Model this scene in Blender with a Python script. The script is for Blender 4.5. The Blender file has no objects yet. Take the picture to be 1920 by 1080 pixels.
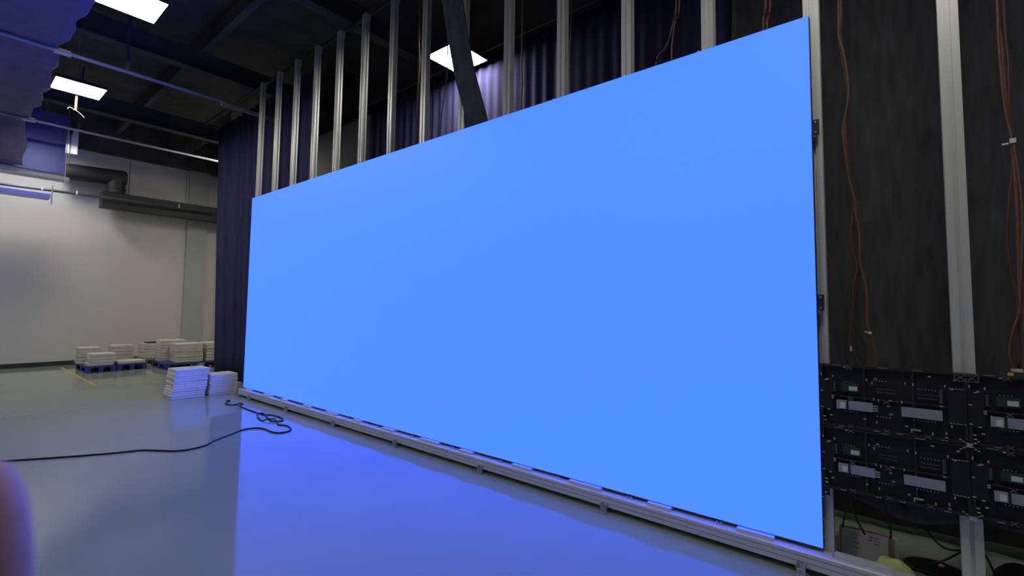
import bpy, bmesh, math, random
from mathutils import Matrix, Vector
random.seed(7)
sc = bpy.context.scene
COL = sc.collection
G = 0.14                      # underside of the video wall above the floor

# ------------------------------------------------------------------ camera
cam_d = bpy.data.cameras.new('camera'); cam = bpy.data.objects.new('camera', cam_d); COL.objects.link(cam)
R = Matrix(((0.77700748, 0.62938635, 0.01149763),
            (-0.03078096, 0.056231, -0.99794319),
            (-0.62873834, 0.77505542, 0.06306502)))
M = Matrix.Identity(4)
for r in range(3):
    M[r][0] = R[0][r]; M[r][1] = -R[1][r]; M[r][2] = -R[2][r]
M.translation = Vector((8.17667564, -3.12916765, 1.29927164 + G))
cam.matrix_world = M
cam_d.sensor_width = 36.0
cam_d.lens = 883.4976 / 1920 * 36
cam_d.shift_x = -15.273 / 1920
cam_d.shift_y = -17.552 / 1920
cam_d.clip_start = 0.01; cam_d.clip_end = 100
cam_d.dof.use_dof = True
cam_d.dof.focus_distance = 6.0
cam_d.dof.aperture_fstop = 5.0
sc.camera = cam

# ------------------------------------------------------------------ world, view
w = bpy.data.worlds.new('world'); sc.world = w; w.use_nodes = True
w.node_tree.nodes['Background'].inputs[0].default_value = (0.8, 0.8, 1.0, 1)
w.node_tree.nodes['Background'].inputs[1].default_value = 0.06
sc.view_settings.view_transform = 'Standard'
sc.view_settings.look = 'None'
sc.view_settings.gamma = 1
sc.view_settings.use_curve_mapping = False
sc.view_settings.exposure = 0.0
LAMP_STRENGTH = 35.0
SCREEN_STRENGTH = 1.0

# ------------------------------------------------------------------ materials
def mat(name, col, rough=0.6, metal=0.0, var=0.0, scale=8.0, emit=None, strength=0.0, bump=0.0, stretch=None,
        coat=0.0, col2=None, spec=0.5, ior=None):
    m = bpy.data.materials.new(name); m.use_nodes = True
    nt = m.node_tree; b = nt.nodes['Principled BSDF']
    b.inputs['Base Color'].default_value = (*col, 1)
    b.inputs['Roughness'].default_value = rough
    b.inputs['Metallic'].default_value = metal
    b.inputs['Specular IOR Level'].default_value = spec
    if ior: b.inputs['IOR'].default_value = ior
    if coat:
        b.inputs['Coat Weight'].default_value = coat; b.inputs['Coat Roughness'].default_value = 0.04
    if emit:
        b.inputs['Emission Color'].default_value = (*emit, 1); b.inputs['Emission Strength'].default_value = strength
    if var or bump:
        tc = nt.nodes.new('ShaderNodeTexCoord'); mp = nt.nodes.new('ShaderNodeMapping')
        if stretch: mp.inputs['Scale'].default_value = stretch
        n = nt.nodes.new('ShaderNodeTexNoise'); n.inputs['Scale'].default_value = scale; n.inputs['Detail'].default_value = 6
        nt.links.new(tc.outputs['Object'], mp.inputs['Vector']); nt.links.new(mp.outputs['Vector'], n.inputs['Vector'])
        if var:
            cr = nt.nodes.new('ShaderNodeValToRGB')
            c1 = tuple(max(0, c * (1 - var)) for c in col); c2 = col2 or tuple(min(1, c * (1 + var)) for c in col)
            cr.color_ramp.elements[0].position = 0.3; cr.color_ramp.elements[1].position = 0.7
            cr.color_ramp.elements[0].color = (*c1, 1); cr.color_ramp.elements[1].color = (*c2, 1)
            nt.links.new(n.outputs['Fac'], cr.inputs['Fac']); nt.links.new(cr.outputs['Color'], b.inputs['Base Color'])
        if bump:
            bp = nt.nodes.new('ShaderNodeBump'); bp.inputs['Strength'].default_value = bump; bp.inputs['Distance'].default_value = 0.01
            nt.links.new(n.outputs['Fac'], bp.inputs['Height']); nt.links.new(bp.outputs['Normal'], b.inputs['Normal'])
    return m

LED = mat('screen_blue', (0.01, 0.01, 0.012), 0.5, emit=(0.081, 0.283, 2.85), strength=SCREEN_STRENGTH)
ALU = mat('anodised_aluminium', (0.70, 0.70, 0.68), 0.42, 0.35, var=0.02, scale=3, stretch=(20, 20, 0.5))
ALU2 = mat('rail_aluminium', (0.74, 0.74, 0.80), 0.5, 0.2, var=0.06, scale=4, stretch=(0.5, 20, 20))
STEEL = mat('zinc_steel', (0.6, 0.6, 0.62), 0.35, 0.8, var=0.05, scale=20)
BLK = mat('black_plastic', (0.012, 0.012, 0.015), 0.5, var=0.3, scale=30)
BLKM = mat('black_painted_metal', (0.02, 0.02, 0.022), 0.55, var=0.2, scale=5)
CURT = mat('black_velour', (0.085, 0.080, 0.092), 0.9, var=0.25, scale=6, stretch=(3, 3, 0.4), bump=0.1, spec=0.25)
CEIL = mat('black_ceiling_paint', (0.075, 0.074, 0.072), 0.85, var=0.3, scale=2, spec=0.2)
SHEET = mat('dark_blue_grey_fabric', (0.17, 0.145, 0.23), 0.85, var=0.15, scale=5, bump=0.15)
WALL = mat('off_white_wall_paint', (0.68, 0.655, 0.63), 0.8, var=0.04, scale=0.7)
WALL2 = mat('grey_pilaster_paint', (0.46, 0.48, 0.46), 0.8, var=0.04, scale=1)
BASE = mat('dark_baseboard', (0.035, 0.035, 0.045), 0.6, var=0.2, scale=3)
FOAM = mat('white_foam', (0.86, 0.85, 0.86), 0.8, var=0.05, scale=14, bump=0.2)
CARD = mat('off_white_packing', (0.62, 0.58, 0.52), 0.8, var=0.08, scale=9, bump=0.2)
PALB = mat('blue_pallet_plastic', (0.04, 0.05, 0.26), 0.5, var=0.15, scale=9)
ORG = mat('orange_cable_jacket', (0.20, 0.085, 0.065), 0.5, var=0.12, scale=30)
BRN = mat('dark_brown_cable', (0.06, 0.045, 0.035), 0.5, var=0.12, scale=30)
BCAB = mat('black_cable', (0.012, 0.012, 0.016), 0.5, var=0.2, scale=30)
WHT = mat('white_plastic', (0.75, 0.76, 0.74), 0.5, var=0.04, scale=10)
DUCT_BLUE = mat('duct_metal_with_blue_cast', (0.13, 0.15, 0.55), 0.32, 0.15, var=0.05, scale=2)  # pale duct metal; blue light from the screen is put into its colour
PSU = mat('galvanised_case', (0.50, 0.51, 0.62), 0.4, 0.6, var=0.08, scale=20)
CURT_BLUE = mat('velour_with_blue_cast', (0.045, 0.042, 0.125), 0.9, var=0.25, scale=6, stretch=(3, 3, 0.4), bump=0.1, spec=0.25)  # black velour with the blue bloom of the screen put into its colour
PCB = mat('green_circuit_board', (0.02, 0.05, 0.045), 0.5, var=0.2, scale=60)
LBL = mat('pale_label', (0.55, 0.7, 0.68), 0.6, var=0.05, scale=50)
SOLD = mat('bare_connector_metal', (0.55, 0.55, 0.55), 0.45, 0.3, var=0.1, scale=90)
YEL = mat('worn_yellow_tape', (0.50, 0.42, 0.06), 0.6, var=0.3, scale=6)
PALE = mat('pale_floor_joint', (0.42, 0.42, 0.38), 0.5, var=0.15, scale=4)
BAG = mat('yellow_green_plastic', (0.55, 0.62, 0.25), 0.35, var=0.12, scale=14, bump=0.4)
ORF = mat('orange_wood_edge', (0.5, 0.16, 0.05), 0.6, var=0.15, scale=20)
WB = mat('whiteboard_face', (0.68, 0.68, 0.74), 0.35, var=0.03, scale=4)
INK = mat('grey_ink', (0.16, 0.16, 0.22), 0.7, var=0.1, scale=30)
STRAP = mat('orange_strap_webbing', (0.30, 0.13, 0.08), 0.7, var=0.1, scale=30)
AMB = mat('amber_plastic', (0.75, 0.38, 0.06), 0.5, var=0.08, scale=30)
SKIN = mat('skin', (0.52, 0.30, 0.32), 0.5, var=0.05, scale=60, bump=0.05)
NAIL = mat('fingernail', (0.6, 0.36, 0.34), 0.3, var=0.03, scale=40)
GLOW = mat('lit_diffuser', (0.8, 0.8, 0.8), 0.5, emit=(1.0, 0.97, 0.86), strength=LAMP_STRENGTH)

def floor_material():
    m = bpy.data.materials.new('epoxy_floor'); m.use_nodes = True
    nt = m.node_tree; b = nt.nodes['Principled BSDF']
    tc = nt.nodes.new('ShaderNodeTexCoord')
    n1 = nt.nodes.new('ShaderNodeTexNoise'); n1.inputs['Scale'].default_value = 0.55; n1.inputs['Detail'].default_value = 8
    n2 = nt.nodes.new('ShaderNodeTexNoise'); n2.inputs['Scale'].default_value = 14; n2.inputs['Detail'].default_value = 4
    cr = nt.nodes.new('ShaderNodeValToRGB')
    cr.color_ramp.elements[0].position = 0.35; cr.color_ramp.elements[1].position = 0.68
    cr.color_ramp.elements[0].color = (0.29, 0.345, 0.28, 1); cr.color_ramp.elements[1].color = (0.34, 0.39, 0.315, 1)
    rr = nt.nodes.new('ShaderNodeMapRange'); rr.inputs['To Min'].default_value = 0.045; rr.inputs['To Max'].default_value = 0.10
    bp = nt.nodes.new('ShaderNodeBump'); bp.inputs['Strength'].default_value = 0.02; bp.inputs['Distance'].default_value = 0.002
    for n in (n1, n2): nt.links.new(tc.outputs['Object'], n.inputs['Vector'])
    nt.links.new(n1.outputs['Fac'], cr.inputs['Fac']); nt.links.new(cr.outputs['Color'], b.inputs['Base Color'])
    nt.links.new(n2.outputs['Fac'], rr.inputs['Value']); nt.links.new(rr.outputs['Result'], b.inputs['Roughness'])
    nt.links.new(n1.outputs['Fac'], bp.inputs['Height']); nt.links.new(bp.outputs['Normal'], b.inputs['Normal'])
    b.inputs['IOR'].default_value = 1.5
    return m
FLOOR = floor_material()

# ------------------------------------------------------------------ helpers
def add_box(bm, a, b, bevel=0.0):
    x0, y0, z0 = a; x1, y1, z1 = b
    vs = [bm.verts.new(p) for p in ((x0,y0,z0),(x1,y0,z0),(x1,y1,z0),(x0,y1,z0),(x0,y0,z1),(x1,y0,z1),(x1,y1,z1),(x0,y1,z1))]
    fs = [bm.faces.new([vs[i] for i in f]) for f in ((0,3,2,1),(4,5,6,7),(0,1,5,4),(1,2,6,5),(2,3,7,6),(3,0,4,7))]
    if bevel:
        es = list({e for f in fs for e in f.edges})
        bmesh.ops.bevel(bm, geom=es, offset=bevel, segments=2, affect='EDGES', profile=0.5)
def add_prism(bm, poly, axis, lo, hi):
    def pt(u, v, t):
        return {'x': (t, u, v), 'y': (u, t, v), 'z': (u, v, t)}[axis]
    A = [bm.verts.new(pt(u, v, lo)) for u, v in poly]; B = [bm.verts.new(pt(u, v, hi)) for u, v in poly]
    n = len(poly)
    for i in range(n): bm.faces.new((A[i], A[(i+1) % n], B[(i+1) % n], B[i]))
    bm.faces.new(A[::-1]); bm.faces.new(B)
def smooth_path(pts, sub=5):
    P = [Vector(p) for p in pts]
    if len(P) < 3 or sub < 2: return P
    out = []
    for i in range(len(P) - 1):
        p0 = P[max(0, i-1)]; p1 = P[i]; p2 = P[i+1]; p3 = P[min(len(P)-1, i+2)]
        for k in range(sub):
            t = k / sub
            out.append(0.5 * ((2*p1) + (p2-p0)*t + (2*p0-5*p1+4*p2-p3)*t*t + (3*p1-p0-3*p2+p3)*t**3))
    out.append(P[-1]); return out
def add_tube(bm, pts, r, seg=8, sub=5, flat=None):
    P = smooth_path(pts, sub); rings = []
    up = Vector((0, 0, 1))
    for i, p in enumerate(P):
        t = (P[min(i+1, len(P)-1)] - P[max(i-1, 0)])
        if t.length < 1e-9: t = Vector((0, 0, 1))
        t.normalize()
        ref = up if abs(t.dot(up)) < 0.95 else Vector((1, 0, 0))
        u = t.cross(ref).normalized(); v = t.cross(u).normalized()
        rr = r[min(len(r)-1, int(i * len(r) / len(P)))] if isinstance(r, (list, tuple)) else r
        ring = []
        for k in range(seg):
            a = 2 * math.pi * k / seg
            ring.append(bm.verts.new(p + u * math.cos(a) * rr + v * math.sin(a) * rr * (flat or 1)))
        rings.append(ring)
    for a, b in zip(rings, rings[1:]):
        for k in range(seg): bm.faces.new((a[k], a[(k+1) % seg], b[(k+1) % seg], b[k]))
    bm.faces.new(rings[0][::-1]); bm.faces.new(rings[-1])
def add_sheet(bm, f, nu, nv, th, axis):
    """closed sheet of thickness th from f(u,v)"""
    off = Vector(axis) * th
    A = [[bm.verts.new(Vector(f(i/nu, j/nv))) for j in range(nv+1)] for i in range(nu+1)]
    B = [[bm.verts.new(A[i][j].co + off) for j in range(nv+1)] for i in range(nu+1)]
    for i in range(nu):
        for j in range(nv):
            bm.faces.new((A[i][j], A[i+1][j], A[i+1][j+1], A[i][j+1]))
            bm.faces.new((B[i][j], B[i][j+1], B[i+1][j+1], B[i+1][j]))
    for i in range(nu):
        bm.faces.new((A[i][0], B[i][0], B[i+1][0], A[i+1][0])); bm.faces.new((A[i][nv], A[i+1][nv], B[i+1][nv], B[i][nv]))
    for j in range(nv):
        bm.faces.new((A[0][j], A[0][j+1], B[0][j+1], B[0][j])); bm.faces.new((A[nu][j], B[nu][j], B[nu][j+1], A[nu][j+1]))
def obj(name, bm, m, parent=None, smooth=False, fix=True):
    if fix: bmesh.ops.recalc_face_normals(bm, faces=bm.faces)
    me = bpy.data.meshes.new(name); bm.to_mesh(me); bm.free()
    if smooth:
        for p in me.polygons: p.use_smooth = True
    me.materials.append(m)
    o = bpy.data.objects.new(name, me); COL.objects.link(o)
    if parent: o.parent = parent
    return o
def box(name, a, b, m, parent=None, bevel=0.0):
    bm = bmesh.new(); add_box(bm, a, b, bevel); return obj(name, bm, m, parent)
def tag(o, label, cat, group=None):
    o['label'] = label; o['category'] = cat
    if group: o['group'] = group
    return o
def thing(name, label, cat, loc=(0, 0, 0), group=None, rz=0.0):
    o = bpy.data.objects.new(name, None); COL.objects.link(o); o.location = loc; o.rotation_euler = (0, 0, rz)
    o.empty_display_size = 0.1
    return tag(o, label, cat, group)
def struct(o): o['kind'] = 'structure'; return o
def copy_thing(root, loc, label):
    r = root.copy(); COL.objects.link(r); r.location = loc; r['label'] = label
    for ch in list(root.children):
        c = ch.copy(); COL.objects.link(c); c.parent = r
        for g in list(ch.children):
            d = g.copy(); COL.objects.link(d); d.parent = c
    return r
ORD = ['first', 'second', 'third', 'fourth', 'fifth', 'sixth', 'seventh', 'eighth', 'ninth', 'tenth', 'eleventh', 'twelfth', 'thirteenth', 'fourteenth']

# ------------------------------------------------------------------ setting
XL, YR = -7.03, 1.78
struct(box('floor', (XL-0.1, -9, -0.1), (12.5, YR+0.1, 0), FLOOR))
struct(box('ceiling', (XL-0.1, -9, 6.0), (12.5, YR+0.1, 6.1), CEIL))
struct(box('wall_left', (XL-0.12, -9, 0), (XL, YR, 6.0), WALL))
struct(box('wall_back', (XL-0.12, YR, 0), (12.5, YR+0.12, 6.0), WALL))
struct(box('trim_1', (XL, 1.05, 0), (XL+0.1, 1.52, 5.12), WALL2))       # pilaster
struct(box('baseboard_left', (XL, -9, 0), (XL+0.02, 1.05, 0.10), BASE))
struct(box('trim_2', (XL, -9, 5.12), (XL+0.18, YR, 6.0), CEIL))          # black band above the white wall
struct(box('trim_3', (XL+0.18, YR-0.06, 5.04), (12.5, YR, 6.0), CEIL))
# ceiling beams
bx_ = 4
for i, (x, z0) in enumerate(((-3.35, 4.98), (-0.9, 5.35), (2.3, 5.35), (5.7, 5.35), (9.0, 5.35))):
    bm = bmesh.new()
    add_prism(bm, [(x-.09,z0),(x+.09,z0),(x+.09,z0+.02),(x+.012,z0+.02),(x+.012,z0+.3),(x+.09,z0+.3),(x+.09,z0+.32),(x-.09,z0+.32),(x-.09,z0+.3),(x-.012,z0+.3),(x-.012,z0+.02),(x-.09,z0+.02)], 'y', -9, YR-0.1)
    struct(obj('trim_%d' % (4+i), bm, CEIL))
for k, y in enumerate((-0.55, -3.6)):
    struct(box('trim_%d' % (9+k), (XL+0.18, y-.05, 5.67), (12.5, y+.05, 5.95), CEIL))

# ------------------------------------------------------------------ LED video wall
scr = thing('video_wall', 'huge glowing plain blue screen standing on the aluminium rail', 'screen', (3.9, 0.03, G))
W2, H = 3.9, 3.0375
f = box('cabinet_frame', (-W2, -0.022, 0.0), (W2, 0.024, H), BLKM, scr)
box('display_face', (-W2+0.001, -0.030, 0.006), (W2-0.003, -0.0225, H), LED, scr)
for z in (0.340, 1.352, 2.366):
    bm = bmesh.new()
    add_box(bm, (W2+.0005, -0.020, z-.045), (W2+.035, -0.014, z-.038)); add_box(bm, (W2+.0005, -0.020, z+.038), (W2+.035, -0.014, z+.045))
    add_box(bm, (W2+.0005, -0.020, z-.0375), (W2+.006, -0.014, z+.0375)); add_box(bm, (W2+.029, -0.020, z-.0375), (W2+.035, -0.014, z+.0375))
    add_box(bm, (W2+.0065, -0.018, z-.0375), (W2+.0285, -0.012, z+.0375))
    pl = obj('connector_plate', bm, BLKM, scr)
    bm = bmesh.new()
    for dz in (-.03, .03): add_tube(bm, [(W2+.018, -.018, z+dz), (W2+.018, -.026, z+dz)], .005, 6, 1)
    obj('bolt', bm, SOLD, pl)
bm = bmesh.new()
for k in range(9):
    for dz in (.06, .16, .28):
        if k < 3: add_tube(bm, [(W2+.0, -.012, k*.3375+dz), (W2+.004, -.012, k*.3375+dz)], .0035, 6, 1)
obj('edge_screws', bm, SOLD, scr)
bm = bmesh.new()                                                     # locating pins on the top edge
for x in (-2.1, -0.9, 0.93, 1.53, 2.05, 2.7, 3.25):
    add_tube(bm, [(x, 0.0, H-.002), (x, 0.0, H+.022)], .006, 6, 1)
obj('locating_pin', bm, SOLD, scr)

# ------------------------------------------------------------------ base rail
rail = thing('base_rail', 'long grooved aluminium rail on the floor under the screen', 'rail', (3.9, 0.0, 0))
zt, zb, yf, yb = 0.118, 0.036, -0.052, 0.050
g = 0.004
poly = [(yb, zb), (yb, zt), (yf+.004, zt), (yf, zt-.004), (yf, zb+.060), (yf+.008, zb+.060), (yf+.008, zb+.055), (yf, zb+.055),
        (yf, zb+.030), (yf+.008, zb+.030), (yf+.008, zb+.025), (yf, zb+.025), (yf, zb)]
bm = bmesh.new(); add_prism(bm, poly, 'x', -3.97, 5.1); obj('beam', bm, ALU2, rail)
for k in range(14):                                                  # spacer plates between rail and screen
    x0 = -3.9 + 0.6*k + (0.19 if k % 2 else 0.16); L = (0.20, 0.27, 0.16)[k % 3]
    if k == 13: x0, L = 3.95, 0.25
    box('spacer_plate', (x0, -0.034, zt+.0003), (x0+L, 0.03, 0.1392), ALU2, rail)
    bm = bmesh.new()
    for d in (-.012, .012):
        add_tube(bm, [(-3.9+.6*k+.055+d, -.015, zt+.0003), (-3.9+.6*k+.055+d, -.015, .1392)], .005, 8, 1)
    obj('levelling_bolt', bm, STEEL, rail)
for k in range(8):                                                   # floor feet
    x = 7.70 - 1.215*k - 3.9
    bm = bmesh.new()
    add_box(bm, (x-.028, -.098, 0.0), (x+.028, .04, .008), .002)
    add_box(bm, (x-.022, -.078, .008), (x+.022, -.056, .034), .002)
    for s in (-1, 1): add_box(bm, (x+s*.020-.003, -.085, .034), (x+s*.020+.003, -.0525, .066))
    add_box(bm, (x-.017, -.060, .035), (x+.017, -.0525, .060))
    ft = obj('foot', bm, STEEL, rail)
    bm = bmesh.new(); add_tube(bm, [(x-.008, -.088, .008), (x-.008, -.088, .040)], .005, 8, 1); obj('bolt', bm, SOLD, ft)
    bm = bmesh.new(); add_box(bm, (x-.03, -.04, .0082), (x+.03, .04, zb)); obj('spacer_block', bm, BLKM, ft)

# ------------------------------------------------------------------ posts
def post_mesh(bm, h):
    a, b, gw, gd = 0.040, 0.030, 0.008, 0.018
    pr = [(-a,-b), (-gw,-b), (-gw,-b+gd), (gw,-b+gd), (gw,-b), (a,-b), (a,-gw), (a-gd,-gw), (a-gd,gw), (a,gw), (a,b),
          (gw,b), (gw,b-gd), (-gw,b-gd), (-gw,b), (-a,b), (-a,gw), (-a+gd,gw), (-a+gd,-gw), (-a,-gw)]
    add_prism(bm, pr, 'z', 0.0, h)
PY = 0.088
place = ['at the far left end', 'second from the far left end', 'third from the far left', 'fourth from the far left', 'fifth from the far left',
         'sixth from the far left', 'seventh from the far left', 'just left of the black sleeve', 'half hidden by the black sleeve', 'just right of the black sleeve',
         'second right of the black sleeve', 'third right of the black sleeve', 'fourth right of the black sleeve',
         'along its right edge', None]
xs = [7.803 - 0.6*(13-k) for k in range(14)]
pbm = bmesh.new(); post_mesh(pbm, 5.14)
first = thing('aluminium_post', '', 'post', (0, 0, 0), 'aluminium posts behind the screen')
shaft = obj('shaft', pbm, ALU, first)
bm = bmesh.new(); add_box(bm, (-.06, .0305, 0), (.06, .10, .008)); add_box(bm, (-.03, .0305, .008), (.03, .038, .09)); obj('floor_bracket', bm, STEEL, first)
bm = bmesh.new(); add_box(bm, (-.05, .0305, 5.04), (.05, .0375, 5.14)); obj('head_bracket', bm, STEEL, first)
order = ['leftmost', 'second from left', 'third from left', 'fourth from left', 'fifth from left', 'sixth from left', 'seventh from left',
         'eighth from left', 'ninth from left, by the black sleeve', 'tenth from left, right of the sleeve', 'eleventh from left', 'twelfth from left', 'last but one from the screen edge', 'at the right edge of the screen']
for k, x in enumerate(xs):
    lab = 'grooved aluminium post rising behind the blue screen, ' + order[k]
    if k == 0:
        first.location = (x, PY, 0); first['label'] = lab
    else:
        copy_thing(first, (x, PY, 0), lab)
copy_thing(first, (8.403, PY, 0), 'freestanding grooved aluminium post right of the screen against the black curtain')
bm = bmesh.new(); add_tube(bm, [(-3.0, 0.17, 5.19), (9.6, 0.17, 5.19)], 0.025, 10, 1)
tag(obj('overhead_pipe', bm, BLKM, smooth=True), 'dark pipe running along the tops of the aluminium posts', 'pipe')

# ------------------------------------------------------------------ bare cabinets right of the screen
CW, CH = 0.6, 0.3375
def cabinet(name, label):
    t = thing(name, label, 'screen cabinet', (0, 0, 0), 'open screen cabinets without display modules')
    bm = bmesh.new()
    e = 0.0015
    add_box(bm, (e, .0, e), (.014, .028, CH-e)); add_box(bm, (CW-.014, .0, e), (CW-e, .028, CH-e))
    add_box(bm, (.0142, .0, e), (CW-.0142, .028, .013)); add_box(bm, (.0142, .0, CH-.013), (CW-.0142, .028, CH-e))
    for x in (.20, .40): add_box(bm, (x-.005, .006, .0132), (x+.005, .0225, CH-.0132))
    add_box(bm, (.0142, .006, .163), (.1948, .0225, .172)); add_box(bm, (.2052, .006, .163), (.3948, .0225, .172)); add_box(bm, (.4052, .006, .163), (CW-.0142, .0225, .172))
    obj('frame', bm, BLKM, t)
    box('back_plate', (.0145, .023, .0135), (CW-.0145, .029, CH-.0135), BLK, t)
    c = box('receiving_card', (.100, -.004, .196), (.178, .0055, .240), PCB, t)
    box('chip_label', (.134, -.0065, .203), (.171, -.0043, .226), LBL, c)
    # power supply with terminal end and fan plug
    p = box('power_supply', (.076, -.006, .100), (.235, .0055, .147), PSU, t, .001)
    box('plug', (.094, -.014, .107), (.117, -.0063, .134), WHT, p)
    bm = bmesh.new()
    for z in (.106, .118, .130): add_box(bm, (.2353, -.004, z), (.256, .004, z+.005))
    obj('terminals', bm, SOLD, p)
    box('cable_clamp', (.122, -.013, .098), (.130, -.0063, .149), BLK, p)
    box('driver_case', (.352, -.006, .098), (.509, .0055, .146), PSU, t, .001)
    box('rating_label', (.387, -.001, .033), (.425, .0055, .041), PSU, t)
    h = box('hub_board', (.530, -.002, .090), (.5985, .0055, .262), BLK, t)
    for zp in (.0905, .2575):
        bm = bmesh.new(); add_box(bm, (.535, -.0035, zp), (.592, -.0021, zp+.001))
        for i in range(5): add_box(bm, (.535+i*.013, -.006, zp+.001), (.540+i*.013, -.0021, zp+.004))
        obj('pin_row', bm, SOLD, h)
    box('hub_board', (.0015, -.002, .090), (.060, .0055, .262), BLK, t)
    # ribbon slots
    for (xa, za, xb, zb_) in ((.253, .222, .328, .226), (.417, .196, .492, .200), (.417, .214, .492, .218), (.253, .205, .328, .209), (.500, .180, .513, .250), (.062, .190, .074, .245)):
        box('ribbon_socket', (xa, .002, za), (xb, .0055, zb_), mat_sock, t)
    # latches: crossed bars
    for cx, cz in ((.138, .012), (.291, .012), (.451, .012), (.138, .325), (.291, .160), (.14, .160)):
        bm = bmesh.new()
        for s in (-1, 1):
            v = [(cx-.014, cz-.008*s), (cx-.011, cz-.011*s), (cx+.014, cz+.008*s), (cx+.011, cz+.011*s)]
            add_prism(bm, v if s > 0 else v[::-1], 'y', -.005 + .0006*s, -.0008)
        obj('latch', bm, PCBL, t)
    # small bright fasteners and connector tips
    bm = bmesh.new(); rng = random.Random(3)
    dots = [(.009,.278),(.030,.250),(.062,.272),(.117,.326),(.039,.255),(.213,.267),(.235,.252),(.25,.276),(.371,.266),(.402,.262),(.466,.308),(.522,.267),
            (.546,.254),(.355,.169),(.507,.168),(.541,.077),(.009,.19),(.009,.10),(.04,.09),(.06,.165),(.06,.155),(.26,.165),(.30,.14),(.31,.17),(.24,.17),
            (.25,.05),(.37,.05),(.39,.028),(.02,.05),(.022,.03),(.05,.06),(.2,.06),(.52,.04),(.56,.30),(.47,.03),(.52,.02),(.31,.10)]
    for x, z in dots:
        if rng.random() < .5: add_box(bm, (x-.0025, -.004, z-.006), (x+.0025, .002, z+.006))
        else: add_box(bm, (x-.006, -.004, z-.0025), (x+.006, .002, z+.0025))
    for (x0, z, n) in ((.11, .088, 5), (.24, .265, 5), (.25, .08, 5), (.40, .085, 7), (.42, .24, 6), (.11, .245, 4)):
        for i in range(n): add_box(bm, (x0+i*.013, -.002, z), (x0+i*.013+.004, .0055, z+.003))
    for (x0, z) in ((.082, .006), (.233, .005), (.33, .006), (.50, .005)): add_box(bm, (x0, -.003, z-.001), (x0+.026, .0, z+.0015))
    for (x0, z) in ((.06, CH-.003), (.26, CH-.003), (.40, CH-.003)): add_box(bm, (x0, -.003, z-.001), (x0+.04, -.0002, z+.001))
    o = obj('fasteners', bm, SOLD, t); o['kind'] = 'stuff'
    return t
mat_sock = mat('dark_socket_plastic', (0.07, 0.07, 0.075), 0.5, var=0.1, scale=40)
PCBL = mat('grey_latch_metal', (0.16, 0.16, 0.22), 0.45, 0.4, var=0.1, scale=40)
cab0 = cabinet('screen_cabinet', 'open black screen cabinet beside the screen edge, upper row')
cab0.location = (7.8005, 0.0, 0.815 + 0.0)
z0, z1 = G + CH, G + 2*CH
cab0.location = (7.836, 0.0, z1); cab0.location.x = 7.8035
copy_thing(cab0, (8.4035, 0.0, z1), 'open black screen cabinet right of the lone post, upper row, cut by the frame')
copy_thing(cab0, (7.8035, 0.0, z0), 'open black screen cabinet beside the screen edge, lower row')
copy_thing(cab0, (8.4035, 0.0, z0), 'open black screen cabinet right of the lone post, lower row, cut by the frame')
bm = bmesh.new()
zc = G + 3*CH
add_box(bm, (8.360, -.012, zc-.040), (8.447, -.009, zc-.036)); add_box(bm, (8.360, -.012, zc-.004), (8.447, -.009, zc))
add_box(bm, (8.360, -.012, zc-.0355), (8.364, -.009, zc-.0045)); add_box(bm, (8.443, -.012, zc-.0355), (8.447, -.009, zc-.0045))
for a, b in ((8.366, 8.400), (8.407, 8.441)):
    for s in (0, 1):
        p, q = ((a, zc-.035), (b, zc-.005)) if s else ((a, zc-.005), (b, zc-.035))
        add_tube(bm, [(p[0], -.0105+.0015*s, p[1]), (q[0], -.0105+.0015*s, q[1])], .0022, 6, 1)
jp = tag(obj('joining_plate', bm, PCBL), 'small cross-braced metal joining plate in front of the lone post', 'bracket')
bm = bmesh.new()
for (x, z, s) in ((8.4035, z1, .03), (8.4035, z0, .03)):
    for a in (45, 135, 225, 315):
        for r_ in (.35, .7, 1.05):
            cx = x + math.cos(math.radians(a))*s*r_*1.4; cz = z + math.sin(math.radians(a))*s*r_
            add_box(bm, (cx-.004, -.012, cz-.002), (cx+.004, -.0075, cz+.002))
    add_tube(bm, [(x, -.013, z), (x, -.0075, z)], .010, 8, 1)
tag(obj('corner_lock', bm, SOLD), 'row of small cross-shaped corner locks where four open cabinets meet', 'lock')

# ------------------------------------------------------------------ curtains
def curtain(name, label, x0, x1, y_of, z_lo, z_hi, folds, amp=0.045, seed=1, xs_of=None, m=None):
    rng = random.Random(seed); ph = [rng.uniform(0, 6.28) for _ in range(8)]; fq = [folds*rng.uniform(.7, 1.3) for _ in range(8)]
    def f(u, v):
        a = 0
        for k in range(5): a += math.sin(2*math.pi*fq[k]*u + ph[k] + 0.35*v*math.sin(ph[k]+3*u)) * (1, .6, .4, .35, .3)[k]
        a = a/2.0
        x = x0 + (x1-x0)*u
        if xs_of: x = xs_of(u, v)
        zz = z_lo(u) if callable(z_lo) else z_lo
        return (x, y_of(u, v) + amp*a*(1.1-.35*v), zz + (z_hi-zz)*v)
    bm = bmesh.new(); add_sheet(bm, f, int(folds*14), 12, .006, (0, 1, 0))
    return tag(obj(name, bm, m or CURT, smooth=True), label, 'curtain', 'tall dark curtains')
curtain('curtain', 'black pleated curtain left of the screen, blue screen glow in its colour, edge beside the white stacks', -2.8, 0.95, lambda u, v: .50, 0.015, 5.25, 16, .04, 3,
        xs_of=lambda u, v: (-2.78 - .45*v) + (0.95+2.78+.45*v)*u, m=CURT_BLUE)
curtain('curtain', 'long black curtain, blue screen glow in its colour, hanging behind the posts above the screen', 0.75, 7.2, lambda u, v: 1.665, 0.06, 5.08, 30, .028, 5, m=CURT_BLUE)
curtain('curtain', 'black curtain behind the orange cables right of the screen', 7.0, 11.5, lambda u, v: 1.58 - .66*(1-v)**1.3,
        lambda u: .10 + .05*math.sin(9*u+2.6), 5.6, 16, .022, 11)
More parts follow.
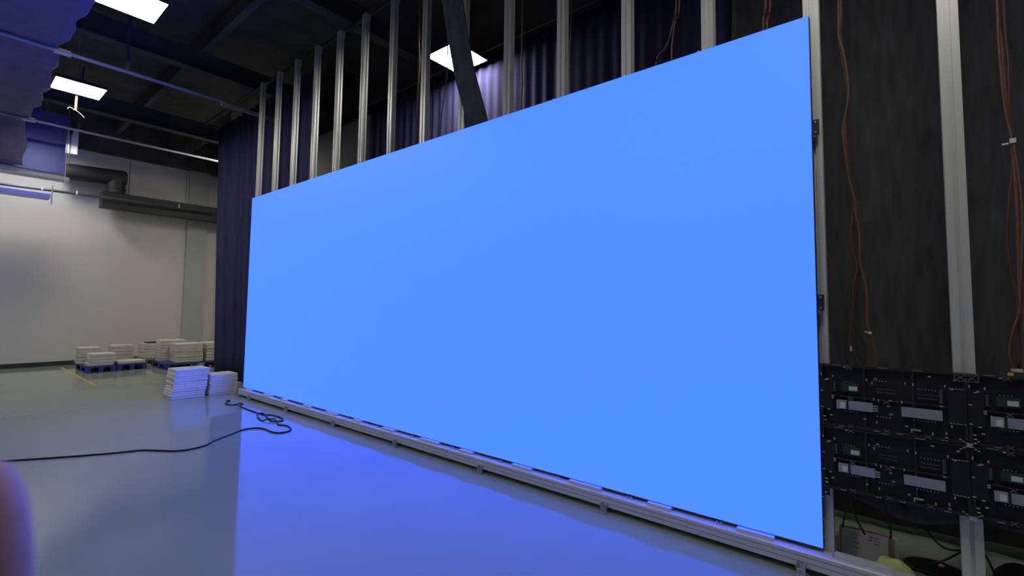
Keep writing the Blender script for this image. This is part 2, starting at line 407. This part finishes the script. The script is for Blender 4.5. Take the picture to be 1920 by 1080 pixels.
curtain('curtain', 'short black valance curtain hanging from the far corner of the ceiling', XL+.3, -2.95, lambda u, v: .62, 5.22, 5.6, 10, .03, 12)
bm = bmesh.new(); add_tube(bm, [(0.6, 1.62, 5.12), (6.85, 1.62, 5.12)], 0.018, 8, 1)
tag(obj('curtain_pipe', bm, mat('grey_steel_tube', (.12, .12, .13), .5, .4, var=.1, scale=5), smooth=True), 'thin grey pipe along the top of the rear curtain', 'pipe')

# black sleeve that crosses in front of the rear lamp
bm = bmesh.new()
path = [(4.985, .26, 2.6), (4.985, .14, 3.15), (4.975, .04, 3.45), (4.95, -.05, 3.75), (4.93, -.20, 4.37), (4.91, -.36, 5.15), (4.90, -.5, 5.98)]
P = smooth_path(path, 6); rings = []
for i, p in enumerate(P):
    ring = []
    for k in range(28):
        a = 2*math.pi*k/28
        rx = .130*(1+.05*math.sin(3*a+i*.2)); ry = .05*(1+.22*math.sin(5*a+1))
        ring.append(bm.verts.new(p + Vector((math.cos(a)*rx, math.sin(a)*ry, 0))))
    rings.append(ring)
for a, b in zip(rings, rings[1:]):
    for k in range(28): bm.faces.new((a[k], a[(k+1) % 28], b[(k+1) % 28], b[k]))
bm.faces.new(rings[0][::-1]); bm.faces.new(rings[-1])
tag(obj('fabric_sleeve', bm, CURT, smooth=True), 'wide black fabric sleeve hanging down in front of the rear lamp', 'fabric sleeve')

# ------------------------------------------------------------------ lamps
def lamp():
    t = thing('ceiling_lamp', '', 'lamp', (0, 0, 0), 'square ceiling panel lamps')
    bm = bmesh.new()
    add_box(bm, (-.31, -.31, .012), (.31, .31, .05), .004)
    for a, b in (((-.31, -.31, 0), (-.298, .31, .0118)), ((.298, -.31, 0), (.31, .31, .0118)), ((-.2978, -.31, 0), (.2978, -.298, .0118)), ((-.2978, .298, 0), (.2978, .31, .0118))): add_box(bm, a, b)
    obj('housing', bm, BLKM, t)
    box('diffuser', (-.297, -.297, .002), (.297, .297, .0118), GLOW, t)
    bm = bmesh.new()
    for s in (-.2, .2): add_tube(bm, [(s, 0, .05), (s, 0, 1.06)], .003, 6, 1)
    obj('hanging_wire', bm, STEEL, t)
    return t
L0 = lamp(); LZ = 4.925
spots = [((1.335, -1.93), 'glaring white square ceiling lamp cut by the top edge, nearest the viewer'),
         ((-2.14, -1.88), 'glaring white square ceiling lamp above the orange strap'),
         ((3.43, 1.26), 'bright square lamp partly hidden behind the black sleeve'),
         ((-5.65, -1.93), 'ceiling lamp hidden behind the duct casing'),
         ((8.3, -1.93), 'ceiling lamp nearly over the camera, above the frame'),
         ((1.335, -5.2), 'ceiling lamp of the rear row, over the open floor'),
         ((-2.14, -5.2), 'ceiling lamp of the rear row, towards the white wall'),
         ((-5.65, -5.2), 'ceiling lamp of the rear row, closest to the white wall'),
         ((4.8, -5.2), 'ceiling lamp of the rear row, opposite the screen middle'),
         ((-3.51, 1.26), 'unseen ceiling lamp behind the left curtain, added to light the rear wall')]  # last lamp is added out of sight to brighten the rear wall
for i, ((x, y), lab) in enumerate(spots):
    if i == 0: L0.location = (x, y, LZ); L0['label'] = lab
    else: copy_thing(L0, (x, y, LZ), lab)
# strap below the second lamp
st = thing('strap', 'pale orange strap hanging under the second ceiling lamp', 'strap', (-2.50, -1.87, LZ))
bm = bmesh.new(); add_sheet(bm, lambda u, v: (-.02*v, .03*u-.0+.035*(1-v)*0, -.002-.25*v), 2, 6, .004, (1, 0, 0)); obj('webbing', bm, STRAP, st)
bm = bmesh.new(); add_tube(bm, [(-.02, .005, -.25), (-.02, -.05, -.22), (-.02, -.075, -.24), (-.02, -.08, -.26)], .006, 6, 4); add_tube(bm, [(-.02, .02, -.25), (-.02, .07, -.28), (-.02, .13, -.34)], .006, 6, 4); obj('loose_end', bm, mat('grey_cord', (.25,.22,.2), .7, var=.1, scale=30), st)

# ------------------------------------------------------------------ ceiling pipes with the fabric sheet
def ceiling_pipe(x, y0, y1, z, label):
    t = thing('ceiling_pipe', label, 'pipe', (x, 0, z), 'pipes across the ceiling')
    bm = bmesh.new(); add_tube(bm, [(0, y0, 0), (0, y1, 0)], .024, 12, 1); obj('tube', bm, PIPE, t, True)
    for y in (-1.62,):
        bm = bmesh.new(); add_box(bm, (-.012, y-.02, .022), (.012, y+.02, 6.0-z)); obj('hanger', bm, HANG, t)
    cl = bmesh.new(); add_box(cl, (-.032, -2.36, -.032), (.032, -2.20, -.0245)); add_box(cl, (-.032, -2.36, -.0244), (-.0245, -2.20, .05)); obj('clamp', cl, WHT, t)
    return t
PIPE = mat('blue_grey_pipe', (.36, .36, .46), .4, .3, var=.1, scale=4); HANG = mat('dark_hanger', (.05, .05, .08), .6, var=.1, scale=4)
ceiling_pipe(-0.30, -5.6, -0.36, 4.735, 'long pipe nearest the camera crossing under the fabric sheet towards the posts')
ceiling_pipe(-3.95, -5.6, 1.5, 4.735, 'second pipe crossing the ceiling in front of the far white wall')
bm = bmesh.new(); add_box(bm, (-.33, -.42, 4.665), (-.27, .43, 4.725), .004)
for y in (-.3, 0, .24): add_box(bm, (-.265, y, 4.685), (-.2645+.004, y+.16, 4.70))
tag(obj('overhead_bar', bm, mat('dull_alu_bar', (.2, .2, .25), .5, .4, var=.1, scale=4)), 'thick grey bar at the end of the nearest ceiling pipe, crossing behind the posts', 'bar')
def wall_pipe():
    t = thing('wall_pipe', 'thin grey pipe running across the white wall in front of the black duct', 'pipe', (-6.2, 0, 3.9))
    bm = bmesh.new(); add_tube(bm, [(0, -5.6, -.03), (0, -2.4, -.02), (0, 1.45, .06)], .03, 12, 1); obj('tube', bm, mat('dark_grey_pipe', (.10, .10, .115), .4, .3, var=.1, scale=4), t, True)
    for y in (-1.3, .63, -1.85):
        bm = bmesh.new(); add_box(bm, (.028, y-.012, -.035+(y+2)*.018), (.036, y+.012, .05+(y+2)*.018)); obj('clip', bm, WHT, t)
wall_pipe()
# fabric sheet resting on the pipes, sagging between them
def fab(u, v):
    x = 2.6 - 8.3*u
    sag = 0
    d = (x + 0.30)/3.65
    s = abs(math.sin(math.pi*d))
    fr = .022*math.sin(6.3*x)+.010*math.sin(13*x+1)
    y = -2.30 + fr*(1-v)**6 + .05*s*(1-v)**4 - 3.6*v
    end = max(0, (-4.35 - x)/1.35)
    z = 4.770 - .07*s + .03*s*math.sin(9*v+5*u)
    if end > 0: z -= 0.62*min(1, end*1.6)
    x = x + (end*.9 if end > 0 else 0)
    return (x, y, z)
bm = bmesh.new(); add_sheet(bm, fab, 110, 26, .004, (0, 0, 1))
tag(obj('fabric_sheet', bm, SHEET, smooth=True), 'dark blue fabric sheet spread under the ceiling, scalloped edge on the pipes', 'fabric sheet')

# ------------------------------------------------------------------ things on the far wall
dc = thing('duct_casing', 'large metal duct casing, blue screen light in its colour, with a bright lower rail hanging near the wall', 'duct', (-5.15, -2.3, 3.97))
box('panel', (-.15, -1.6, .08), (.15, .64, 1.30), DUCT_BLUE, dc, .006)
box('edge_strip', (.1502, .60, .08), (.17, .64, 1.30), DUCT_BLUE, dc)
box('lower_rail', (-.15, -1.6, -.03), (.17, .72, .035), WHT, dc, .004)
bm = bmesh.new()
for y in (-1.0, .66): add_tube(bm, [(.12, y, -.10), (.12, y, 1.5)], .008, 6, 1)
obj('hanger_rod', bm, STEEL, dc)
lt = thing('cable_tray', 'tray with blue screen light in its colour, hanging low before the white wall under the thin pipe', 'tray', (-6.1, -2.0, 3.69))
bm = bmesh.new(); add_box(bm, (-.25, -3.6, 0), (.10, .27, .09)); obj('body', bm, DUCT_BLUE, lt)
bm = bmesh.new(); add_tube(bm, [(.0, .30, -.12), (.0, .30, .30)], .012, 6, 1); obj('threaded_rod', bm, STEEL, lt)
wp = thing('white_box', 'tall white box by the duct casing, split by a dark rod', 'cabinet', (-5.9, -1.47, 4.72))  # plain white block for a pale strip of unknown kind
box('body', (-.12, -.12, 0), (0, .10, .56), WHT, wp, .004)
bm = bmesh.new(); add_tube(bm, [(.02, -.03, -.3), (.02, -.03, .56)], .009, 6, 1); add_box(bm, (.003, -.05, .42), (.03, .0, .56)); obj('rod', bm, BLKM, wp)

dk = thing('black_duct', 'thick black air duct with an elbow running along the white wall', 'duct', (-6.55, 0, 4.0))
bm = bmesh.new(); add_tube(bm, [(0, -1.52, .435), (0, -.42, .505)], .185, 28, 1); add_tube(bm, [(0, -.42, .505), (0, -.385, .507)], .165, 28, 1); obj('round_duct', bm, BLKM, dk)
bm = bmesh.new(); add_tube(bm, [(0, -.57, .105), (0, -.57, .42)], .180, 28, 1); add_tube(bm, [(0, -.57, .20), (0, -.57, .225)], .20, 28, 1); obj('elbow', bm, BLKM, dk)
box('square_duct', (-.16, -.83, -.28), (.16, 1.72, .10), BLKM, dk, .008)
bm = bmesh.new()
for y in (-.35, .35, 1.05): add_box(bm, (-.17, y-.012, -.29), (.17, y+.012, -.281)); add_box(bm, (.1605, y-.012, -.281), (.17, y+.012, .11))
obj('flange', bm, BLKM, dk)
bm = bmesh.new()
for y in (-.3, .9): add_tube(bm, [(-.12, y, .1), (-.12, y, 1.99)], .006, 6, 1)
obj('hanger', bm, BLKM, dk)

# ------------------------------------------------------------------ pallets and stacks
def pallet(name, label, x0, x1, y0, y1, m, h=.14):
    t = thing(name, label, 'pallet', ((x0+x1)/2, (y0+y1)/2, 0), 'pallets by the white wall')
    a, b = (x1-x0)/2, (y1-y0)/2
    bm = bmesh.new(); n = 5
    for i in range(n):
        w_ = 2*a/n; add_box(bm, (-a+i*w_, -b, h-.035), (-a+(i+1)*w_-.015, b, h))
    obj('deck', bm, m, t)
    for y in (-b+.04, 0, b-.04):
        bm = bmesh.new()
        for x in (-a+.05, 0, a-.06): add_box(bm, (x-.05, y-.04, .02), (x+.05, y+.04, h-.0352))
        add_box(bm, (-a, y-.04, 0), (a, y+.04, .0198)); obj('runner', bm, m, t)
    return t
pallet('pallet', 'blue pallet farthest left, under the two off-white stacks', -5.98, -4.88, -1.14, -.66, PALB)
pallet('pallet', 'blue pallet second from left, in front of the leaning white block', -6.05, -4.95, -.62, -.12, PALB)
pallet('pallet', 'dark blue pallet under the largest white load beside the curtain', -5.4, -4.36, .08, 1.22, PALB)
PBR = mat('brown_board', (.22, .15, .12), .7, var=.2, scale=6)
pallet('pallet', 'low dark pallet behind the others at the wall', -6.8, -5.75, .0, .85, PBR)

def sheet_stack(x0, x1, y0, y1, z, n, th, where, m, jit=.012, lean=(0, 0), group=None, word='foam sheet', rz=0.0, tcat='foam'):
    for i in range(n):
        t_ = th*random.uniform(.92, 1.0)
        a, b = (x1-x0)/2, (y1-y0)/2
        bm = bmesh.new(); add_box(bm, (-a, -b, 0), (a, b, t_*.985), min(.008, th*.18))
        for v in bm.verts: v.co.z += .003*math.sin(9*v.co.y+i) * (0)
        o = obj(word.replace(' ', '_'), bm, m)
        f = i/max(1, n-1)
        o.location = ((x0+x1)/2 + random.uniform(-jit, jit) + lean[0]*f, (y0+y1)/2 + random.uniform(-jit, jit) + lean[1]*f, z + i*th)
        o.rotation_euler = (0, 0, rz + random.uniform(-.02, .02))
        k = n-1-i
        pos = 'topmost' if k == 0 else ('bottommost' if i == 0 else ORD[k] + ' from the top')
        if n == 1: tag(o, 'white %s %s' % (word, where), tcat, group)
        else: tag(o, '%s of %s' % ('white %s, %s' % (word, pos), where), tcat, group)
sheet_stack(-.80, -.40, -.845, -.395, 0, 12, .0375, 'the taller stack beside the screen', FOAM, .008, (0, .045), 'foam sheets in the taller stack')
sheet_stack(-.74, -.37, -.345, .045, 0, 9, .0365, 'the lower stack at the screen corner', FOAM, .007, (0, .012), 'foam sheets in the lower stack')
sheet_stack(-5.95, -5.55, -1.17, -.80, .14, 5, .07, 'the back stack on the leftmost pallet', CARD, .01, (0, 0), 'packing sheets on the leftmost pallet', 'packing sheet')
sheet_stack(-5.35, -4.93, -1.10, -.68, .14, 4, .062, 'the front stack on the leftmost pallet', CARD, .01, (-.02, 0.02), 'packing sheets on the leftmost pallet', 'packing sheet')
sheet_stack(-5.95, -5.60, -.62, -.22, .14, 5, .073, 'the upright pile on the second pallet', CARD, .006, (0, 0), 'packing sheets on the second pallet', 'packing sheet')
sheet_stack(-5.40, -4.98, -.62, -.14, .14, 1, .065, 'lying alone at the front of the second pallet', CARD, .0, (0, 0), None, 'packing sheet')
sheet_stack(-4.95, -4.40, .30, .80, .14, 7, .060, 'the large front stack by the curtain', CARD, .008, (0, -.02), 'packing sheets by the curtain', 'packing sheet')
sheet_stack(-5.38, -4.98, .12, .60, .14, 8, .060, 'the rear stack by the curtain', CARD, .006, (0, 0), 'packing sheets by the curtain', 'packing sheet')
sheet_stack(-4.95, -4.42, .86, 1.20, .14, 6, .070, 'the right-hand stack half behind the curtain', CARD, .008, (0, 0), 'packing sheets by the curtain', 'packing sheet')
sheet_stack(-6.55, -6.0, .05, .50, .14, 5, .070, 'the stack on the low dark pallet', CARD, .012, (0, 0), 'packing sheets on the low dark pallet', 'packing sheet')
bm = bmesh.new(); add_box(bm, (-6.4, .12, .4905), (-6.1, .44, .515), .004); tag(obj('black_board', bm, BLKM), 'small black board lying on the stack on the low dark pallet', 'board')

# ------------------------------------------------------------------ floor marks and the black cable
box_ = box('floor_tape', (-6.5, -1.33, .0), (-2.8, -1.285, .0015), YEL); tag(box_, 'worn yellow tape line on the floor near the far pallets', 'floor tape')
bm = bmesh.new(); add_prism(bm, [(-.80, -5.5), (-.75, -5.5), (-.55, -.62), (-.60, -.62)], 'z', 0.0, .0012)
tag(obj('floor_line', bm, PALE), 'pale line across the grey floor left of the white stacks', 'floor line')
cable = [(0.30,-.31),(.46,-.40),(.62,-.41),(.66,-.33),(.60,-.27),(.70,-.26),(.80,-.34),(1.0,-.355),(1.33,-.362),(1.60,-.35),(1.72,-.29),(1.98,-.285),(2.13,-.35),(2.02,-.43),(1.78,-.38),(1.62,-.36),(1.60,-.42),
         (1.73,-.47),(1.93,-.50),(1.99,-.45),(2.05,-.40),(2.16,-.42),(2.28,-.46),(2.40,-.42),(2.55,-.44),(2.65,-.49),(2.69,-.56),(2.66,-.63),(2.56,-.66),(2.40,-.655),(2.26,-.70),(2.23,-.83),(2.36,-1.02),
         (2.49,-1.21),(2.61,-1.33),(2.645,-1.455),(2.605,-1.58),(2.47,-1.68),(2.33,-1.79),(2.27,-1.93),(2.20,-2.07),(2.02,-2.37),(1.81,-2.68),(1.55,-3.05),(1.3,-3.5)]
bm = bmesh.new(); rc = .0085
pts = []
for i, (x, y) in enumerate(cable):
    z = rc
    if i in (15, 16, 19, 20): z = rc*3.2
    pts.append((x, y, z))
add_tube(bm, pts, rc, 8, 5)
tag(obj('black_cable', bm, BCAB, smooth=True), 'long black cable snaking and looping across the glossy floor', 'cable')
bm = bmesh.new(); add_box(bm, (.27, -.33, .002), (.34, -.295, .025), .004)
tag(obj('cable_plug', bm, BLK), 'small black plug at the end of the floor cable by the white stacks', 'plug')

# ------------------------------------------------------------------ hanging cables
def hang(pts, label, m=ORG, r=.007, name='hanging_cable', top=None, group='cables hanging behind the screen'):
    P_ = [(x, y, z) for x, y, z in pts]
    if top is not None: P_ = [(P_[0][0]+.02, P_[0][1], top), (P_[0][0]+.01, P_[0][1], (top+P_[0][2])/2)] + P_
    bm = bmesh.new(); add_tube(bm, P_, r, 8, 5)
    return tag(obj(name, bm, m, smooth=True), label, 'cable', group)
Y = .3
A = [(7.938,3.376),(7.922,3.159),(7.937,3.0),(7.957,2.757),(7.939,2.562),(7.947,2.361),(7.951,2.229),(7.966,2.096),(7.946,1.84),(7.974,1.71),(7.952,1.584),(7.942,1.393)]
hang([(x, Y, z) for x, z in A] + [(7.925, Y, 1.266), (7.93, Y, 1.235), (7.975, Y, 1.10), (8.0, Y, .85)], 'dark red-brown cable of the left bundle right of the screen', BRN2 := mat('red_brown_jacket', (.13, .062, .05), .5, var=.1, scale=30), .007, top=5.99)
hang([(x+.012*math.sin(z*7), Y-.016, z) for x, z in A[:8]] + [(7.977,Y-.016,2.03),(7.992,Y-.016,1.9),(7.99,Y-.016,1.741),(8.016,Y-.016,1.567),(8.014,Y-.016,1.395),(8.026,Y-.016,1.318),(8.044,Y-.016,1.242),(8.048,Y-.016,1.10),(8.05,Y-.016,.95)],
     'orange cable of the left bundle with a white tie, ending at the cabinets', ORG, .0065, top=5.99)
hang([(x-.010*math.cos(z*5), Y+.016, z) for x, z in A[:8]] + [(7.96,Y+.016,1.95),(7.985,Y+.016,1.80),(7.985,Y+.016,1.66),(7.955,Y+.016,1.5),(7.950,Y+.016,1.36),(7.985,Y+.016,1.28),(8.0,Y+.016,1.20),(7.985,Y+.016,1.12),(7.97,Y+.016,.98)],
     'thin dark cable looping at the bottom of the left bundle', BRN, .005, top=5.99)
bm = bmesh.new(); add_box(bm, (8.018, Y-.034, 1.312), (8.034, Y-.008, 1.328), .002); add_tube(bm, [(8.02, Y-.03, 1.32), (8.0, Y-.034, 1.33)], .004, 6, 1)
tag(obj('cable_tie', bm, WHT), 'white tie on the orange cable above the open cabinets', 'cable tie')
bm = bmesh.new(); add_box(bm, (7.926, Y-.012, 1.21), (7.936, Y-.002, 1.238), .002)
tag(obj('cable_tie', bm, WHT), 'tiny pale tie on the dark cable close to the screen edge', 'cable tie')
hang([(7.80,.145,1.85),(7.834,.15,1.80),(7.859,.15,1.72),(7.862,.15,1.641),(7.845,.15,1.54),(7.825,.15,1.455)], 'single orange cable loop bulging from the right edge of the screen', BRN2, .005)
B1 = [(8.615,3.092),(8.622,2.857),(8.627,2.512),(8.639,2.312),(8.644,2.144),(8.646,1.951),(8.642,1.76),(8.638,1.544),(8.650,1.41)]
hang([(x, Y, z) for x, z in B1] + [(8.648, Y, 1.30), (8.64, Y, 1.1), (8.64, Y, .85)], 'red cable of the bundle at the right edge of the view', ORG, .008, top=5.99)
hang([(x+.014*math.sin(z*4), Y-.018, z) for x, z in B1[:8]] + [(8.63,Y-.018,1.45),(8.605,Y-.018,1.356),(8.587,Y-.018,1.247),(8.600,Y-.018,1.165)], 'orange cable of the right bundle curving out to a white plug', ORG, .006, top=5.99)
hang([(8.64,Y+.018,3.031),(8.645,Y+.018,2.767),(8.64,Y+.018,2.51),(8.641,Y+.018,2.228),(8.625,Y+.018,2.063),(8.606,Y+.018,1.845),(8.612,Y+.018,1.68),(8.630,Y+.018,1.517),(8.628,Y+.018,1.356),(8.623,Y+.018,1.17)], 'thin brown cable bowing left in the right bundle', BRN2, .0055, top=5.99)
bm = bmesh.new(); add_box(bm, (8.600, Y-.026, 2.305), (8.625, Y-.012, 2.315), .002); add_box(bm, (8.628, Y-.028, 2.31), (8.652, Y-.010, 2.335), .002)
tag(obj('cable_tie', bm, WHT), 'white tie with a loose tail on the right cable bundle', 'cable tie')
bm = bmesh.new(); add_box(bm, (8.590, Y-.03, 1.150), (8.632, Y-.006, 1.166), .003); tag(obj('plug', bm, WHT), 'white plug standing on the upper right cabinet', 'plug')
bm = bmesh.new(); add_box(bm, (8.545, .005, 1.153), (8.566, .022, 1.168), .003)
tag(obj('amber_plug', bm, AMB), 'small amber plug left of the white plug', 'plug')
for pts, lab, m_, r_ in (
    ([(6.903,Y,3.81),(6.876,Y,3.651),(6.841,Y,3.515),(6.798,Y,3.445),(6.738,Y,3.367),(6.70,Y,2.9)], 'orange cable veering left just above the screen top, third bay from the right edge', BRN2, .007),
    ([(6.92,Y+.02,3.81),(6.885,Y+.02,3.66),(6.86,Y+.02,3.5),(6.855,Y+.02,3.36),(6.85,Y+.02,3.0)], 'orange cable dropping straight beside the one veering left', ORG, .006),
    ([(7.519,Y,3.60),(7.503,Y,3.445),(7.500,Y,3.366),(7.5,Y,2.9)], 'orange cable hanging in the bay nearest the right edge of the screen', BRN2, .008),
    ([(7.545,Y+.01,3.60),(7.53,Y+.01,3.445),(7.52,Y+.01,3.366),(7.52,Y+.01,3.0)], 'second orange cable close beside the one nearest the right edge of the screen', ORG, .006),
    ([(5.90,Y,4.2),(5.897,Y,3.926),(5.915,Y,3.68),(5.922,Y,3.365),(5.92,Y,2.9)], 'brown cable pair strand just right of the eleventh post', BRN2, .007),
    ([(5.94,Y+.02,4.2),(5.935,Y+.02,3.926),(5.922,Y+.02,3.68),(5.928,Y+.02,3.365),(5.93,Y+.02,3.0)], 'thinner brown strand touching the cable right of the eleventh post', BRN, .006),
    ([(5.386,Y,4.445),(5.384,Y,4.122),(5.382,Y,3.802),(5.392,Y,3.65),(5.385,Y,3.376),(5.38,Y,2.9)], 'pale brown cable hanging right of the tenth post', BRN2, .008),
    ([(3.80,Y,4.6),(3.816,Y,4.38),(3.806,Y,3.991),(3.794,Y,3.384),(3.79,Y,2.9)], 'reddish cable hanging close left of the eighth post', ORG, .010),
    ([(4.31,Y,4.6),(4.315,Y,4.20),(4.30,Y,3.906),(4.25,Y,3.68),(4.217,Y,3.383),(4.21,Y,2.9)], 'thin brown cable hanging from the rear lamp', BRN2, .006),
    ([(2.70,Y,3.9),(2.68,Y,3.592),(2.65,Y,3.361),(2.64,Y,2.9)], 'faint red cable right of the sixth post', BRN2, .006)):
    hang(pts, lab, m_, r_, top=5.99)

# ------------------------------------------------------------------ odds and ends at the lower right
wb = thing('notice_board', 'small whiteboard with an orange edge and faint writing leaning below the cabinets', 'whiteboard', (7.968, .215, 0))
bm = bmesh.new(); add_box(bm, (-.108, -.004, .006), (.108, .004, .207), .001)
wf = obj('board', bm, WB, wb)
bm = bmesh.new()
add_box(bm, (-.114, -.006, 0), (-.1085, .006, .214)); add_box(bm, (.1085, -.006, 0), (.114, .006, .214)); add_box(bm, (-.1083, -.006, .2075), (.1083, .006, .214)); add_box(bm, (-.1083, -.006, 0), (.1083, .006, .0055))
obj('edge_frame', bm, ORF, wb)
for (x, z, L) in ((-.052,.180,.020),(.022,.182,.055),(-.052,.158,.026),(.012,.164,.022),(.045,.166,.030),(-.050,.134,.030),(.045,.150,.026),(-.055,.108,.045)):
    n = max(2, int(L/.007)); bm = bmesh.new()
    add_box(bm, (x, -.0048, z), (x+L, -.0042, z+.0012))
    for k in range(n): add_box(bm, (x+k*.007, -.0048, z+.0012), (x+k*.007+.004, -.0042, z+.005+.002*(k % 2)))
    obj('writing', bm, INK, wb)
wb.rotation_euler = (math.radians(-6), 0, 0)
bm = bmesh.new(); add_box(bm, (8.00, .262, .0), (8.118, .270, .200), .002)
o = tag(obj('white_board_sheet', bm, WHT), 'plain white sheet standing behind the orange-edged whiteboard', 'sheet')
# crumpled bag
def lump(name, label, cat, c, r, m, seed, group=None):
    rng = random.Random(seed); bm = bmesh.new(); bmesh.ops.create_icosphere(bm, subdivisions=4, radius=1)
    ph = [(Vector((rng.gauss(0, 1), rng.gauss(0, 1), rng.gauss(0, 1)))*3, rng.uniform(0, 6)) for _ in range(7)]
    for v in bm.verts:
        n = v.co.normalized(); d = sum(math.sin(n.dot(a)+p) for a, p in ph)/7
        s = 1 + .28*d
        v.co = Vector((c[0]+n.x*r[0]*s, c[1]+n.y*r[1]*s, max(.001, c[2]+n.z*r[2]*s)))
    return tag(obj(name, bm, m, smooth=True), label, cat, group)
lump('plastic_bag', 'crumpled yellow-green plastic bag at the foot of the whiteboard', 'bag', (8.10, .150, .050), (.085, .050, .085), BAG, 2)
lump('black_bag', 'black bag lying on the floor right of the lone post', 'bag', (8.66, .42, .05), (.17, .2, .075), BLK, 6)
lump('black_cloth', 'flat dark cloth on the floor behind the yellow-green bag', 'cloth', (8.27, .47, .012), (.13, .10, .025), BLK, 9)
for k, (x, z, s) in enumerate(((7.872, .245, .022), (7.900, .262, .020))):
    pass
lump('foam_scrap', 'small white foam scrap between screen corner and whiteboard, upper left one', 'foam', (7.812, .235, .166), (.020, .02, .016), FOAM, 21, 'foam scraps at the screen corner')
lump('foam_scrap', 'small white foam scrap touching the whiteboard edge, upper right one', 'foam', (7.838, .225, .160), (.016, .016, .016), FOAM, 22, 'foam scraps at the screen corner')
bm = bmesh.new(); add_box(bm, (7.79, .205, 0), (7.846, .26, .143), .004)
tag(obj('packing_box', bm, CARD), 'narrow off-white box beside the lower right corner of the screen', 'box')
bm = bmesh.new(); add_tube(bm, [(8.292, .455, .035), (8.302, .455, .045), (8.310, .455, .04)], .008, 8, 3)
tag(obj('amber_bit', bm, AMB), 'tiny amber bead on the dark cloth left of the lone post', 'bit')  # small amber thing of unknown kind
for pts, lab in (
    ([(7.90,.031,.485),(7.902,.09,.40),(7.895,.13,.33),(7.880,.17,.26),(7.872,.19,.215)], 'black cord from the cabinets down to the left corner of the whiteboard'),
    ([(7.925,.031,.485),(7.928,.10,.385),(7.94,.13,.31),(7.955,.16,.26),(7.975,.18,.21)], 'black cord slanting across to the middle of the whiteboard'),
    ([(8.06,.031,.485),(8.075,.12,.36),(8.09,.16,.29),(8.088,.18,.22)], 'thin black cord at the right corner of the whiteboard'),
    ([(8.12,.031,.485),(8.18,.2,.36),(8.225,.3,.291),(8.287,.3,.212),(8.35,.3,.200),(8.432,.3,.252),(8.494,.3,.342),(8.54,.2,.44),(8.56,.031,.485)], 'black cable sagging behind the lone post below the cabinets'),
    ([(8.60,.031,.485),(8.55,.25,.40),(8.51,.33,.33),(8.433,.34,.250),(8.36,.36,.16),(8.294,.38,.091),(8.24,.38,.06)], 'thicker black cable sloping down to the floor left of the lone post'),
    ([(8.43,.40,.14),(8.469,.40,.178),(8.496,.40,.12),(8.51,.40,.06)], 'short black cable arch above the black bag')):
    bm = bmesh.new(); add_tube(bm, pts, .005, 8, 5); tag(obj('cord', bm, BCAB, smooth=True), lab, 'cable', 'black cords below the cabinets')
bm = bmesh.new()
def val(u, v):
    x = 7.86 + 1.6*u
    return (x, .14 + .012*math.sin(21*u), .485 - (1-v)*(.075 + .06*math.sin(math.pi*min(1, max(0, (x-7.86)/.62)))**2))
add_sheet(bm, val, 60, 4, .004, (0, 1, 0))
tag(obj('cloth_skirt', bm, CURT, smooth=True), 'black cloth strip hanging just below the open cabinets', 'cloth')

# ------------------------------------------------------------------ fingertip at the lower left, close to the lens
fg = thing('finger', 'blurred pink fingertip intruding at the lower left of the view', 'finger', (0, 0, 0))
def cam_pt(px, py, d):
    v = Vector(((px-975.273)/883.4976*d, -(py-522.448)/883.4976*d, -d)); return M @ v
tip = cam_pt(-88, 930, .115); base = cam_pt(-60, 1400, .120)
bm = bmesh.new(); ax = (base-tip); L = ax.length; ax.normalize()
prof = [(0, .0012), (.0006, .0038), (.0022, .0056), (.005, .0072), (.009, .0084), (.015, .0092), (.022, .0095), (.027, .0096), (.036, .0094), (.048, .0098), (.060, .0102)]
u = ax.cross(Vector((0, 0, 1))).normalized(); v_ = ax.cross(u).normalized(); rings = []
o0 = tip - ax*.0092
for d, r_ in prof:
    rings.append([bm.verts.new(o0 + ax*d + (u*math.cos(2*math.pi*k/24) + v_*.88*math.sin(2*math.pi*k/24))*r_*1.45) for k in range(24)])
for a, b in zip(rings, rings[1:]):
    for k in range(24): bm.faces.new((a[k], a[(k+1) % 24], b[(k+1) % 24], b[k]))
bm.faces.new(rings[0][::-1]); bm.faces.new(rings[-1])
obj('skin', bm, SKIN, fg, True)
